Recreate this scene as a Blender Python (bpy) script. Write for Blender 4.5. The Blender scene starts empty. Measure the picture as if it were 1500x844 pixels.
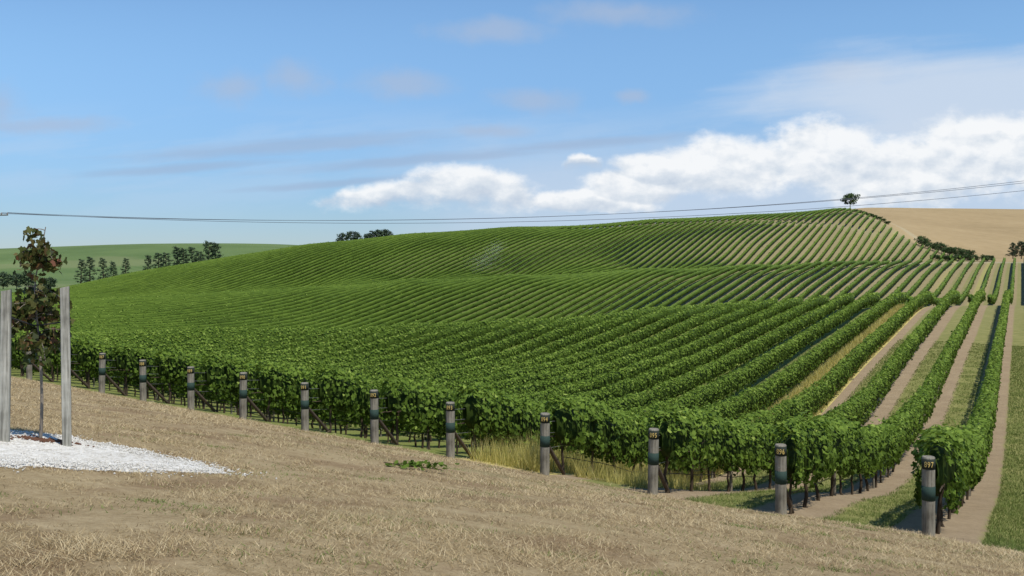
import bpy, math, random
import numpy as np
rng = np.random.default_rng(7)
random.seed(7)
C = bpy.context.scene.collection

# ------------------------------------------------------------------ helpers
def sstep(a, b, x):
    t = np.clip((x - a) / (b - a), 0, 1)
    return t * t * (3 - 2 * t)

def link(ob, parent=None):
    C.objects.link(ob)
    if parent is not None:
        ob.parent = parent
    return ob

def top(ob, label, category, group=None, kind=None):
    ob["label"] = label
    ob["category"] = category
    if group: ob["group"] = group
    if kind: ob["kind"] = kind
    return ob

def build_mesh(name, parts, mats, smooth=False):
    """parts: list of (verts(N,3), faces(F,m), tint(N) , matindex)"""
    vs, ls, starts, tints, mi = [], [], [], [], []
    vo = 0; lo = 0
    for v, f, t, m in parts:
        if len(f) == 0: continue
        v = np.asarray(v, dtype=np.float32); f = np.asarray(f, dtype=np.int32)
        vs.append(v); ls.append((f + vo).ravel())
        starts.append(np.arange(len(f), dtype=np.int32) * f.shape[1] + lo)
        tints.append(np.broadcast_to(np.asarray(t, dtype=np.float32), (len(v),)))
        mi.append(np.full(len(f), m, dtype=np.int32))
        vo += len(v); lo += f.size
    me = bpy.data.meshes.new(name)
    V = np.concatenate(vs); L = np.concatenate(ls); S = np.concatenate(starts)
    me.vertices.add(len(V)); me.vertices.foreach_set("co", V.ravel())
    me.loops.add(len(L)); me.loops.foreach_set("vertex_index", L)
    me.polygons.add(len(S)); me.polygons.foreach_set("loop_start", S)
    me.polygons.foreach_set("material_index", np.concatenate(mi))
    if smooth:
        me.polygons.foreach_set("use_smooth", np.ones(len(S), dtype=bool))
    me.update(calc_edges=True)
    at = me.attributes.new("tint", 'FLOAT', 'POINT')
    at.data.foreach_set("value", np.concatenate(tints))
    for m in mats: me.materials.append(m)
    return me

def tube_parts(pts, radii, sides=8, tint=0.5, m=0):
    pts = np.asarray(pts, dtype=float); n = len(pts)
    radii = np.broadcast_to(np.asarray(radii, dtype=float), (n,))
    tang = np.gradient(pts, axis=0)
    tang /= np.linalg.norm(tang, axis=1)[:, None] + 1e-9
    ref = np.array([0, 0, 1.0]) if abs(tang[0][2]) < 0.8 else np.array([1.0, 0, 0])
    a = np.cross(tang, ref); a /= np.linalg.norm(a, axis=1)[:, None]
    b = np.cross(tang, a)
    th = np.linspace(0, 2 * np.pi, sides, endpoint=False)
    v = pts[:, None, :] + radii[:, None, None] * (np.cos(th)[None, :, None] * a[:, None, :] + np.sin(th)[None, :, None] * b[:, None, :])
    v = v.reshape(-1, 3)
    i = np.arange(n - 1)[:, None] * sides; j = np.arange(sides)[None, :]; j2 = (j + 1) % sides
    f = np.stack([i + j, i + j2, i + sides + j2, i + sides + j], axis=-1).reshape(-1, 4)
    v = np.vstack([v, pts[0], pts[-1]])
    c0 = len(v) - 2; c1 = len(v) - 1
    jj = np.arange(sides); k2 = (jj + 1) % sides
    tri = np.vstack([np.stack([np.full(sides, c0), k2, jj], -1), np.stack([np.full(sides, c1), (n - 1) * sides + jj, (n - 1) * sides + k2], -1)])
    return [(v, f, tint, m), (v, tri, tint, m)]

# ------------------------------------------------------------------ node expression helper
class E:
    nt = None
    def __init__(s, v): s.v = v
    @staticmethod
    def op(o, *a, clamp=False):
        n = E.nt.nodes.new('ShaderNodeMath'); n.operation = o; n.use_clamp = clamp
        for i, x in enumerate(a):
            x = x.v if isinstance(x, E) else x
            if isinstance(x, (int, float)): n.inputs[i].default_value = float(x)
            else: E.nt.links.new(x, n.inputs[i])
        return E(n.outputs[0])
    def __add__(s, o): return E.op('ADD', s, o)
    __radd__ = __add__
    def __sub__(s, o): return E.op('SUBTRACT', s, o)
    def __rsub__(s, o): return E.op('SUBTRACT', o, s)
    def __mul__(s, o): return E.op('MULTIPLY', s, o)
    __rmul__ = __mul__
    def __truediv__(s, o): return E.op('DIVIDE', s, o)
def emax(a, b): return E.op('MAXIMUM', a, b)
def emin(a, b): return E.op('MINIMUM', a, b)
def eabs(a): return E.op('ABSOLUTE', a)
def esm(a, b, x):
    n = E.nt.nodes.new('ShaderNodeMapRange'); n.interpolation_type = 'SMOOTHSTEP'
    E.nt.links.new(x.v, n.inputs[0])
    n.inputs[1].default_value = a; n.inputs[2].default_value = b
    return E(n.outputs[0])
def vec(x, y, z=0.0):
    n = E.nt.nodes.new('ShaderNodeCombineXYZ')
    for i, q in enumerate((x, y, z)):
        if isinstance(q, E): E.nt.links.new(q.v, n.inputs[i])
        else: n.inputs[i].default_value = q
    return n.outputs[0]
def noise(v, scale, detail=4, rough=0.55, col=False):
    n = E.nt.nodes.new('ShaderNodeTexNoise')
    E.nt.links.new(v, n.inputs['Vector'])
    n.inputs['Scale'].default_value = scale; n.inputs['Detail'].default_value = detail
    n.inputs['Roughness'].default_value = rough
    return n.outputs[1] if col else E(n.outputs[0])
def mixc(f, a, b):
    n = E.nt.nodes.new('ShaderNodeMix'); n.data_type = 'RGBA'
    if isinstance(f, E): E.nt.links.new(f.v, n.inputs[0])
    else: n.inputs[0].default_value = f
    for i, q in ((6, a), (7, b)):
        if isinstance(q, (tuple, list)): n.inputs[i].default_value = (*q[:3], 1)
        else: E.nt.links.new(q, n.inputs[i])
    return n.outputs[2]
def ramp(f, stops):
    n = E.nt.nodes.new('ShaderNodeValToRGB')
    cr = n.color_ramp
    while len(cr.elements) < len(stops): cr.elements.new(0.5)
    for e, (p, c) in zip(cr.elements, stops):
        e.position = p; e.color = (*c, 1)
    E.nt.links.new(f.v, n.inputs[0])
    return n.outputs[0]
def new_mat(name):
    m = bpy.data.materials.new(name); m.use_nodes = True
    nt = m.node_tree; nt.nodes.clear(); E.nt = nt
    out = nt.nodes.new('ShaderNodeOutputMaterial')
    return m, nt, out
def principled(nt, out, col, rough=0.8, spec=0.2, bump=None, bstr=0.3, bdist=0.02, trans=0.0, tcol=None):
    p = nt.nodes.new('ShaderNodeBsdfPrincipled')
    if isinstance(col, (tuple, list)): p.inputs['Base Color'].default_value = (*col, 1)
    else: nt.links.new(col, p.inputs['Base Color'])
    p.inputs['Roughness'].default_value = rough
    p.inputs['Specular IOR Level'].default_value = spec
    if bump is not None:
        b = nt.nodes.new('ShaderNodeBump'); b.inputs['Strength'].default_value = bstr
        b.inputs['Distance'].default_value = bdist
        nt.links.new(bump.v, b.inputs['Height']); nt.links.new(b.outputs[0], p.inputs['Normal'])
    last = p.outputs[0]
    if trans > 0:
        t = nt.nodes.new('ShaderNodeBsdfTranslucent'); nt.links.new(tcol if tcol is not None else col, t.inputs[0])
        mx = nt.nodes.new('ShaderNodeMixShader'); mx.inputs[0].default_value = trans
        nt.links.new(last, mx.inputs[1]); nt.links.new(t.outputs[0], mx.inputs[2]); last = mx.outputs[0]
    nt.links.new(last, out.inputs[0])
def attr(name):
    n = E.nt.nodes.new('ShaderNodeAttribute'); n.attribute_name = name
    return n
def position():
    return E.nt.nodes.new('ShaderNodeNewGeometry').outputs['Position']
def objco():
    return E.nt.nodes.new('ShaderNodeTexCoord').outputs['Object']
def sep(v):
    n = E.nt.nodes.new('ShaderNodeSeparateXYZ'); E.nt.links.new(v, n.inputs[0])
    return E(n.outputs[0]), E(n.outputs[1]), E(n.outputs[2])

# ------------------------------------------------------------------ plan geometry
R_ = np.array([0.4551, 0.8904]); NL = np.array([-0.8904, 0.4551])
SP = 2.435; W0 = 1.205
BS = {'A': 1.0, 'B': 0.82, 'C': 0.76}      # row spacing factor of each block
POSTS = [(6.36, 15.2), (4.585, 16.97), (2.607, 18.45), (0.658, 19.99), (-1.324, 21.46), (-3.192, 23.15),
         (-5.133, 24.7), (-7.08, 26.2), (-8.995, 27.9), (-10.91, 29.45), (-12.81, 31.08), (-14.69, 32.8), (-16.63, 34.3)]
def S_of(X, Y): return 15.75 - 0.639 * X - 0.769 * Y
K = 0.85
def MY(Y): return np.interp(Y, [0, 118, 245, 450, 900, 9000], [0, 118, 245 * K, 450 * K, 900, 9000])

cols = {
 -1.00: [(35,-4.6),(60,-7.5),(100,-9.5),(200,-12),(400,-16),(900,0)],
 -0.70: [(35,-4.6),(60,-7.5),(100,-9.5),(150,-11),(200,-12),(280,-13.5),(400,-16),(600,-14),(900,-1),(1300,-14)],
 -0.473:[(35,-4.5),(60,-7.5),(80,-8.7),(100,-9.8),(150,-11.2),(200,-12.3),(240,-13.3),(280,-13.6),(320,-14.5),(400,-16),(600,-13),(900,1.5),(1300,-14)],
 -0.377:[(29,-4.55),(45,-6.8),(70,-9.0),(100,-9.8),(118,-11.9),(140,-13.0),(180,-12.3),(228,-12.2),(246,-13.2),(270,-11.1),(300,-8.7),(330,-9),(400,-15),(600,-14),(900,4.5),(1300,-12)],
 -0.288:[(27,-4.55),(45,-7.4),(70,-9.2),(90,-9.4),(103,-9.6),(122,-12.9),(150,-14.2),(190,-12.5),(228,-11.1),(247,-12.5),(270,-8.8),(305,-4.1),(335,-5),(400,-12),(600,-13),(900,5.0),(1300,-12)],
 -0.206:[(24,-4.5),(35,-6.5),(50,-8.4),(70,-9.5),(86,-9.4),(98,-9.2),(112,-12.4),(130,-14.9),(150,-15.3),(195,-12.7),(231,-10.0),(250,-11.7),(275,-7.0),(315,0.0),(345,-1),(420,-8),(600,-12),(900,3.0),(1300,-12)],
 -0.103:[(21.5,-4.5),(32,-6.4),(45,-8.2),(60,-9.2),(78,-9.4),(97,-8.75),(112,-12.0),(130,-14.8),(150,-15.2),(195,-11.7),(234,-8.3),(253,-10.2),(280,-4.6),(325,3.6),(360,2.5),(450,-4),(700,-10),(1100,-14)],
 0.0:   [(20,-4.5),(30,-6.4),(44,-8.2),(60,-9.0),(78,-9.2),(98,-8.35),(114,-11.4),(130,-14.0),(150,-14.7),(200,-10.6),(236,-7.3),(255,-9.2),(285,-2.8),(335,6),(370,5.5),(450,0),(700,-6),(1100,-12)],
 0.137: [(18.5,-4.5),(28,-6.6),(44,-8.2),(60,-8.4),(80,-8.3),(101,-7.45),(118,-10.0),(132,-12.2),(150,-12.9),(195,-9.2),(238,-5.9),(257,-7.6),(290,-0.8),(345,8.8),(380,8.5),(450,5),(700,5),(1100,-5)],
 0.24:  [(17.5,-4.5),(28,-6.7),(36,-7.6),(45,-8.0),(62,-7.8),(80,-7.4),(92,-7.1),(103,-6.8),(120,-9.0),(134,-10.9),(150,-11.4),(195,-8.5),(239,-5.0),(258,-6.6),(290,1.2),(350,10.8),(385,10.5),(450,9),(700,15),(1100,0)],
 0.309: [(17,-4.5),(22,-5.4),(28,-6.7),(36,-7.6),(45,-7.95),(62,-7.4),(80,-6.9),(92,-6.6),(104,-6.4),(120,-8.3),(134,-9.9),(150,-10.2),(190,-7.9),(225,-5.4),(241,-4.4),(259,-5.7),(300,2.9),(352,12.3),(390,12.5),(450,11),(700,25),(1100,10)],
 0.345: [(16.5,-4.5),(21,-5.3),(28,-6.7),(36,-7.5),(45,-7.85),(62,-7.2),(80,-6.7),(102,-6.1),(120,-7.8),(134,-9.2),(150,-9.5),(190,-7.5),(245,-4.3),(261,-4.7),(300,3.2),(355,13.2),(390,12.5),(460,11),(700,28.6),(1100,14)],
 0.391: [(16,-4.5),(21,-5.4),(28,-6.7),(36,-7.4),(44,-7.65),(62,-7.0),(80,-6.4),(101,-5.95),(118,-7.3),(134,-8.5),(150,-8.8),(190,-7.2),(250,-4.2),(300,2.2),(332,7.3),(370,6),(450,8),(560,18),(700,28.8),(1100,16)],
 0.446: [(15,-4.4),(20,-5.3),(27,-6.6),(35,-7.25),(43,-7.4),(60,-6.85),(80,-6.3),(101,-5.8),(118,-6.9),(134,-7.9),(150,-8.1),(190,-6.8),(225,-5),(260,-3.6),(290,-1.6),(320,-2.5),(400,-2.5),(480,6),(560,15),(700,28.6),(1100,18)],
 0.514: [(14,-4.4),(20,-5.4),(27,-6.6),(35,-7.2),(42,-7.3),(60,-6.8),(80,-6.3),(101,-5.8),(118,-6.8),(134,-7.7),(150,-7.9),(190,-6.6),(225,-4.9),(265,-3.6),(300,-3),(340,-5),(420,-3),(560,14),(700,28),(1100,18)],
 0.70:  [(14,-4.6),(27,-6.5),(42,-7.0),(98,-5.8),(150,-8),(185,-6.5),(265,-3.6),(340,-5),(420,-3),(560,14),(700,28),(1100,18)],
 1.00:  [(14,-5),(42,-7.0),(98,-5.8),(185,-6.5),(265,-3.6),(420,-3),(700,26)],
}
cp = []
for q, L in cols.items():
    for Y, z in L:
        Y2 = float(MY(Y)); z = z * Y2 / Y; X = q * Y2
        cp.append((math.atan2(X, Y2) * 2.2, math.log(math.hypot(X, Y2)), z))
for az in (-0.8, -0.4, 0, 0.4, 0.8):
    cp.append((az * 2.2, math.log(2600), -28)); cp.append((az * 2.2, math.log(8000), -40))
    cp.append((az * 2.2, math.log(8), -3.0))
cp = np.array(cp)
def phi(r2):
    return 0.5 * r2 * np.log(r2 + 1e-12)
n_ = len(cp)
d2 = ((cp[:, None, :2] - cp[None, :, :2]) ** 2).sum(-1)
A = np.zeros((n_ + 3, n_ + 3)); A[:n_, :n_] = phi(d2) + np.eye(n_) * 2e-4
A[:n_, n_] = 1; A[:n_, n_ + 1:] = cp[:, :2]; A[n_:, :n_] = A[:n_, n_:].T
sol = np.linalg.solve(A, np.concatenate([cp[:, 2], [0, 0, 0]]))
def tps(X, Y):
    out = np.empty(len(X))
    for i in range(0, len(X), 40000):
        x = X[i:i + 40000]; y = Y[i:i + 40000]
        a = np.clip(np.arctan2(x, y), -0.85, 0.85) * 2.2
        b = np.log(np.clip(np.hypot(x, y), 8, 8000))
        dd = (a[:, None] - cp[None, :, 0]) ** 2 + (b[:, None] - cp[None, :, 1]) ** 2
        out[i:i + 40000] = phi(dd) @ sol[:n_] + sol[n_] + sol[n_ + 1] * a + sol[n_ + 2] * b
    return out
def H(X, Y):
    X = np.atleast_1d(np.asarray(X, float)); Y = np.atleast_1d(np.asarray(Y, float))
    s = S_of(X, Y)
    Ln = -0.769 * (X - 6.36) + 0.639 * (Y - 15.2)
    z0 = -4.53 + 0.13 * sstep(3, 0, Ln)
    sc = np.clip(s, 0, 22)
    bank = z0 + 0.2795 * sc - 0.00586 * sc ** 2 + 0.19 * np.clip(s, -8, 0)
    bank = bank + 0.035 * np.sin(X * 0.9 + 1) * np.sin(Y * 0.7) * sstep(0, 3, s)
    m = sstep(-5, 0, s)
    z = bank.copy()
    k = m < 1
    if k.any():
        z[k] = bank[k] * m[k] + tps(X[k], Y[k]) * (1 - m[k])
    return z
def h1(x, y): return float(H([x], [y])[0])

# ------------------------------------------------------------------ materials
def leaf_material(name, stops, trans=0.22, rough=0.55, spec=0.25):
    m, nt, out = new_mat(name)
    t = E(attr("tint").outputs['Fac'])
    p = position()
    t2 = t + (noise(p, 0.05, 4) - 0.5) * 0.32 + (noise(p, 3.0, 2) - 0.5) * 0.12
    col = ramp(t2, stops)
    principled(nt, out, col, rough, spec, trans=trans)
    return m
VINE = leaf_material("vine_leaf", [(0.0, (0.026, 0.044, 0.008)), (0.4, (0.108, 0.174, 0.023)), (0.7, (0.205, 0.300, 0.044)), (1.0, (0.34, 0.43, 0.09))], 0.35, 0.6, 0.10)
PINE = leaf_material("pine_needles", [(0.0, (0.018, 0.032, 0.016)), (0.5, (0.042, 0.070, 0.030)), (1.0, (0.08, 0.115, 0.05))], 0.1)
SHRUB = leaf_material("shrub_leaf", [(0.0, (0.014, 0.032, 0.008)), (0.5, (0.055, 0.095, 0.022)), (1.0, (0.12, 0.17, 0.05))], 0.15)
SAPL = leaf_material("sapling_leaf", [(0.0, (0.028, 0.038, 0.010)), (0.45, (0.085, 0.110, 0.024)), (0.72, (0.14, 0.11, 0.036)), (1.0, (0.20, 0.085, 0.045))], 0.3)
STRAW = leaf_material("straw_blade", [(0.0, (0.17, 0.118, 0.060)), (0.5, (0.42, 0.32, 0.172)), (1.0, (0.68, 0.56, 0.345))], 0.2, 0.8, 0.05)
YGRASS = leaf_material("tall_yellow_grass", [(0.0, (0.24, 0.26, 0.06)), (0.5, (0.52, 0.46, 0.14)), (1.0, (0.74, 0.65, 0.28))], 0.33, 0.7, 0.1)
GGRASS = leaf_material("green_blade", [(0.0, (0.07, 0.105, 0.022)), (0.5, (0.17, 0.225, 0.055)), (1.0, (0.31, 0.32, 0.12))], 0.3, 0.6, 0.1)

def wood_material(name, a, b, scale=8, stretch=0.12, lo=0.2, hi=0.8):
    m, nt, out = new_mat(name)
    x, y, z = sep(objco())
    v = vec(x, y, z * stretch)
    n = noise(v, scale * 4, 6, 0.65); n2 = noise(objco(), scale * 0.5, 3)
    t = emin(emax(n * 0.9 + n2 * 0.5 - 0.25, 0), 1)
    principled(nt, out, ramp(t, [(lo, a), (hi, b)]), 0.85, 0.1, bump=n, bstr=0.6, bdist=0.01)
    return m
POSTW = wood_material("weathered_post_wood", (0.12, 0.108, 0.082), (0.36, 0.33, 0.26), 8, 0.10, 0.3, 0.7)
STAKEW = wood_material("grey_stake_wood", (0.18, 0.17, 0.14), (0.48, 0.46, 0.39), 9, 0.05, 0.3, 0.62)
BARK = wood_material("vine_bark", (0.03, 0.022, 0.015), (0.12, 0.09, 0.06), 10)
BRACEW = wood_material("brace_wood", (0.045, 0.035, 0.025), (0.13, 0.10, 0.075), 8)
STEM = wood_material("sapling_bark", (0.16, 0.13, 0.10), (0.34, 0.30, 0.25), 12)
def flat(name, col, rough=0.6, spec=0.3, var=0.3, scale=30):
    m, nt, out = new_mat(name)
    n = noise(objco(), scale, 4)
    principled(nt, out, mixc(n, tuple(c * (1 - var) for c in col), tuple(c * (1 + var) for c in col)), rough, spec)
    return m
BANDG = flat("dark_green_band", (0.032, 0.056, 0.045), 0.7, 0.1)
PLATE = flat("number_plate_dark", (0.028, 0.034, 0.026), 0.7, 0.1)
NUMC = flat("number_paint", (0.66, 0.48, 0.15), 0.6, 0.2, 0.1)
WIRE = flat("galvanised_wire", (0.22, 0.22, 0.22), 0.5, 0.4)
CABLE = flat("power_cable", (0.10, 0.11, 0.13), 0.6, 0.2)
HOSE = flat("black_hose", (0.012, 0.012, 0.013), 0.5)
STRAP = flat("tree_tie", (0.03, 0.03, 0.03), 0.7)
CERAM = flat("insulator", (0.25, 0.2, 0.18), 0.3, 0.5)
MULCH = flat("bark_mulch", (0.13, 0.065, 0.04), 0.9, 0.1, 0.6, 60)
MIST = flat("water_droplets", (0.85, 0.88, 0.9), 0.4, 0.5, 0.05)

# gravel
m, nt, out = new_mat("white_gravel"); GRAVEL = m
p = position()
vn = nt.nodes.new('ShaderNodeTexVoronoi'); nt.links.new(p, vn.inputs['Vector']); vn.inputs['Scale'].default_value = 38
nn = noise(p, 9, 5); nn2 = noise(p, 1.6, 4)
x_, y_, z_ = sep(vn.outputs['Color'])
gcol = ramp(emin(emax(x_ * 0.4 + nn * 0.8 + nn2 * 0.5 - 0.36, 0), 1), [(0.05, (0.30, 0.265, 0.205)), (0.35, (0.56, 0.53, 0.465)), (1.0, (0.79, 0.77, 0.71))])
principled(nt, out, gcol, 0.9, 0.1, bump=E(vn.outputs['Distance']), bstr=0.6, bdist=0.015)

# ground
m, nt, out = new_mat("ground_surface"); GROUND = m
p = position(); X, Y, Z = sep(p)
za = attr("zone"); zr, zg, zb = sep(za.outputs['Color'])
ba = attr("block"); bB, bC, _u = sep(ba.outputs['Color'])
nbig = noise(p, 0.22, 4); nmid = noise(p, 1.3, 5, 0.65); nfine = noise(p, 14, 6, 0.75); nvf = noise(p, 60, 4, 0.7)
s = 15.75 - X * 0.639 - Y * 0.769
sx_ = X * -0.769 + Y * 0.639
streaks = noise(vec(sx_ * 0.25, s * 2.2), 1.6, 5, 0.6)
dt = emin(emax(nfine * 0.75 + nvf * 0.55 + nmid * 0.5 + streaks * 0.5 - 0.66, 0), 1)
dry = ramp(dt, [(0.12, (0.12, 0.085, 0.046)), (0.42, (0.305, 0.228, 0.122)), (0.72, (0.46, 0.36, 0.21)), (1.0, (0.62, 0.51, 0.33))])
grn_f = esm(0.52, 0.66, nbig * 0.5 + nmid * 0.5 + (nfine - 0.5) * 0.4)
dry = mixc(grn_f * 0.5, dry, mixc(nfine, (0.115, 0.115, 0.045), (0.235, 0.215, 0.09)))
brn = noise(p, 0.8, 4, 0.6)
dry = mixc(esm(0.48, 0.66, brn) * 0.6, dry, mixc(nfine, (0.135, 0.082, 0.045), (0.26, 0.168, 0.092)))
wr = X * float(NL[0]) + Y * float(NL[1]) - W0
w = wr / SP
def rowd(f):
    fr = E.op('FRACT', wr / (SP * f) + 200.5)
    return eabs(fr - 0.5) * (SP * f)
dA, dB, dC = rowd(BS['A']), rowd(BS['B']), rowd(BS['C'])
d = dA * (1 - bB) * (1 - bC) + dB * bB * (1 - bC) + dC * bC
soil_edge = d + (nmid - 0.5) * 0.4 + (nfine - 0.5) * 0.3
far = esm(105, 125, Y)
leftA = esm(3.6, 4.2, w) * (1 - far)
soilm = (1 - esm(0.58, 0.74, soil_edge)) * (1 - leftA * 0.9)
soil = ramp(emin(emax(nfine * 0.8 + nmid * 0.5 - 0.15, 0), 1), [(0.2, (0.20, 0.145, 0.09)), (0.6, (0.355, 0.275, 0.175)), (1, (0.48, 0.39, 0.265))])
agr = mixc(esm(0.30, 0.70, nmid * 0.6 + nfine * 0.4), (0.12, 0.15, 0.035), (0.31, 0.29, 0.115))
agr = mixc(leftA * 0.7, agr, mixc(nfine, (0.11, 0.155, 0.03), (0.22, 0.25, 0.06)))
agr = mixc(esm(45, 110, Y) * (1 - leftA) * 0.75, agr, mixc(nbig, (0.20, 0.20, 0.08), (0.30, 0.275, 0.135)))
fl = E.op('FLOOR', w)
isy = (1 - esm(0.4, 0.6, eabs(fl - 3))) * (1 - far)
wn = nt.nodes.new('ShaderNodeTexWhiteNoise'); wn.noise_dimensions = '1D'; nt.links.new(E.op('FLOOR', wr / (SP * BS['C'])).v, wn.inputs['W'])
ys = esm(0.8, 0.85, E(wn.outputs['Value'])) * far
agr = mixc(ys * 0.6, agr, (0.38, 0.355, 0.13))
vine = mixc(soilm * (1 - far * 0.4), agr, soil)
vine = mixc(isy, vine, mixc(nfine, (0.44, 0.37, 0.11), (0.64, 0.54, 0.22)))
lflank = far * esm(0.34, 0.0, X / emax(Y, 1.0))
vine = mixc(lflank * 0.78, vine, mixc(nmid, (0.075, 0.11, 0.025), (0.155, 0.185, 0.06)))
bankm = esm(-0.55, 0.35, s + (nmid - 0.5) * 1.6)
col = mixc(bankm, vine, dry)
gst = E.op('FRACT', w * 0.33)
gf = mixc(esm(0.35, 0.7, noise(p, 0.014, 5) * 0.7 + eabs(gst - 0.5) * 0.7), (0.085, 0.135, 0.045), (0.15, 0.205, 0.075))
gf = mixc(esm(0.56, 0.62, noise(p, 0.006, 3)) * 0.5, gf, (0.20, 0.215, 0.10))
col = mixc(zg, col, gf)
dh = ramp(emin(emax(noise(p, 0.012, 6, 0.6) * 0.9 + noise(p, 0.25, 5, 0.6) * 0.45 - 0.18, 0), 1), [(0.2, (0.235, 0.172, 0.085)), (0.55, (0.355, 0.26, 0.135)), (0.9, (0.44, 0.335, 0.185))])
col = mixc(zr, col, dh)
col = mixc(zb, col, mixc(nmid, (0.32, 0.27, 0.16), (0.42, 0.36, 0.23)))
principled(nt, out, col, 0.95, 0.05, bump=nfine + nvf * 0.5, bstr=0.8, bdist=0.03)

# ------------------------------------------------------------------ ground sheet
def axis(spans):
    a = [spans[0][0]]
    for s0, e0, st in spans:
        n = max(1, int(round((e0 - s0) / st)))
        a += list(np.linspace(s0, e0, n + 1)[1:])
    return np.array(a)
ax = axis([(-7000, -1200, 400), (-1200, -260, 30), (-260, -40, 2.6), (-40, 20, 0.5), (20, 180, 2.5), (180, 700, 18), (700, 1200, 60), (1200, 7000, 400)])
ay = axis([(-600, -20, 60), (-20, 3, 1.5), (3, 42, 0.5), (42, 420, 2.0), (420, 1100, 12), (1100, 1800, 60), (1800, 8000, 400)])
GX, GY = np.meshgrid(ax, ay)
gx, gy = GX.ravel(), GY.ravel()
gz = H(gx, gy)
nx, ny = len(ax), len(ay)
ii = (np.arange(ny - 1)[:, None] * nx + np.arange(nx - 1)[None, :]).ravel()
gf_ = np.stack([ii, ii + 1, ii + 1 + nx, ii + nx], -1)
me = build_mesh("ground", [(np.stack([gx, gy, gz], -1), gf_, 0.5, 0)], [GROUND], smooth=True)
def trackY(X):
    q = X / 215.0
    return K * np.interp(q, [-0.5, -0.29, -0.2, -0.1, 0.0, 0.14, 0.31, 0.4, 0.52], [240, 242, 245, 248, 250, 252, 252, 256, 264])
def crestY(q): return K * np.interp(q, [-0.6, -0.44, -0.377, -0.288, -0.206, -0.103, 0, 0.137, 0.309, 0.345, 0.5], [300, 300, 305, 310, 320, 330, 340, 350, 357, 359, 359])
qv = gx / np.maximum(gy, 1)
zr_ = sstep(121.5 * K, 124.5 * K, gx) * sstep(265 * K, 270 * K, gy)
zr_ = np.maximum(zr_, sstep(372 * K, 385 * K, gy) * sstep(0.15, 0.3, qv))
zg_ = sstep(crestY(qv) + 12, crestY(qv) + 18, gy) * (1 - sstep(0.15, 0.3, qv)) * (gy > 200)
zg_ = np.maximum(zg_, sstep(0.62, 0.70, -qv) * (gy > 120))
zb_ = np.exp(-((gy - trackY(gx)) / 1.5) ** 2) * sstep(0, 30, gx) * (gy > 170)
zb_ = np.maximum(zb_, np.exp(-((gx - 128 * K - 2 * np.sin(gy * 0.05)) / 2.0) ** 2) * sstep(266 * K, 272 * K, gy) * (1 - sstep(350 * K, 370 * K, gy)))
zc = np.stack([zr_, zg_ * (1 - zr_), np.clip(zb_, 0, 1) * 0.9, np.ones_like(gx)], -1).astype(np.float32)
ca = me.attributes.new("zone", 'FLOAT_COLOR', 'POINT'); ca.data.foreach_set("color", zc.ravel())
bm_ = np.stack([(gy > 110).astype(float), (gy > trackY(gx)).astype(float), np.zeros_like(gx), np.ones_like(gx)], -1).astype(np.float32)
cb = me.attributes.new("block", 'FLOAT_COLOR', 'POINT'); cb.data.foreach_set("color", bm_.ravel())
g = link(bpy.data.objects.new("ground", me)); g["kind"] = "structure"
g["label"] = "dry mown grass bank falling to rolling vineyard hills"; g["category"] = "ground"

# ------------------------------------------------------------------ vine rows
LEAF8 = np.array([(0, -.42), (.34, -.5), (.56, -.06), (.26, .14), (0, .6), (-.26, .14), (-.56, -.06), (-.34, -.5)])
LEAF4 = np.array([(0, -.55), (.5, 0), (0, .55), (-.5, 0)])
def leaves(P, Nrm, size, tint, shape):
    n = len(P)
    Nrm = Nrm / (np.linalg.norm(Nrm, axis=1)[:, None] + 1e-9)
    rv = rng.normal(size=(n, 3))
    a = np.cross(Nrm, rv); a /= np.linalg.norm(a, axis=1)[:, None] + 1e-9
    b = np.cross(Nrm, a)
    m = len(shape)
    sz = size[:, None, None]
    asp = rng.uniform(0.8, 1.15, n)[:, None, None]
    V = P[:, None, :] + sz * (shape[None, :, 0, None] * a[:, None, :] * asp + shape[None, :, 1, None] * b[:, None, :])
    V = V + (sz * 0.25 * np.abs(shape[None, :, 0, None])) * Nrm[:, None, :]
    Fc = np.arange(n * m).reshape(n, m)
    return V.reshape(-1, 3), Fc, np.repeat(tint, m)
def sn(t, seed, fs=(0.55, 1.3, 2.9)):
    r = np.random.default_rng(int(seed) & 0xffff)
    o = 0
    for f in fs:
        o = o + np.sin(t * f * r.uniform(.8, 1.2) * 2 + r.uniform(0, 6.28)) / (f + .6)
    return o * 0.5
def row_xy(k, t, f=1.0):
    w = W0 + SP * f * k
    return NL[0] * w + R_[0] * t, NL[1] * w + R_[1] * t
def track_gap(X, Y):
    q = X / Y
    g2 = K * np.interp(q, [0.05, 0.12, 0.24, 0.32, 0.36], [333, 330, 327, 318, 306])
    return ~((np.abs(Y - g2) < 0.8) & (q > 0.05) & (q < 0.37))
def row_mask(block, X, Y):
    q = X / np.maximum(Y, 1)
    ok = np.abs(q) < 0.60
    tg = np.where(X > 20, 1.7, 0.8)
    if block == 'A': ok &= (Y < 108 + 2.5 * np.sin(X * 0.13)) & (S_of(X, Y) < -0.4)
    if block == 'B': ok &= (Y > 112.5 + 2.5 * np.sin(X * 0.13)) & (Y < trackY(X) - tg)
    if block == 'C': ok &= (Y > trackY(X) + tg) & (Y < crestY(q) + 12) & (X < 120.5 * K) & track_gap(X, Y)
    return ok

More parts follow.
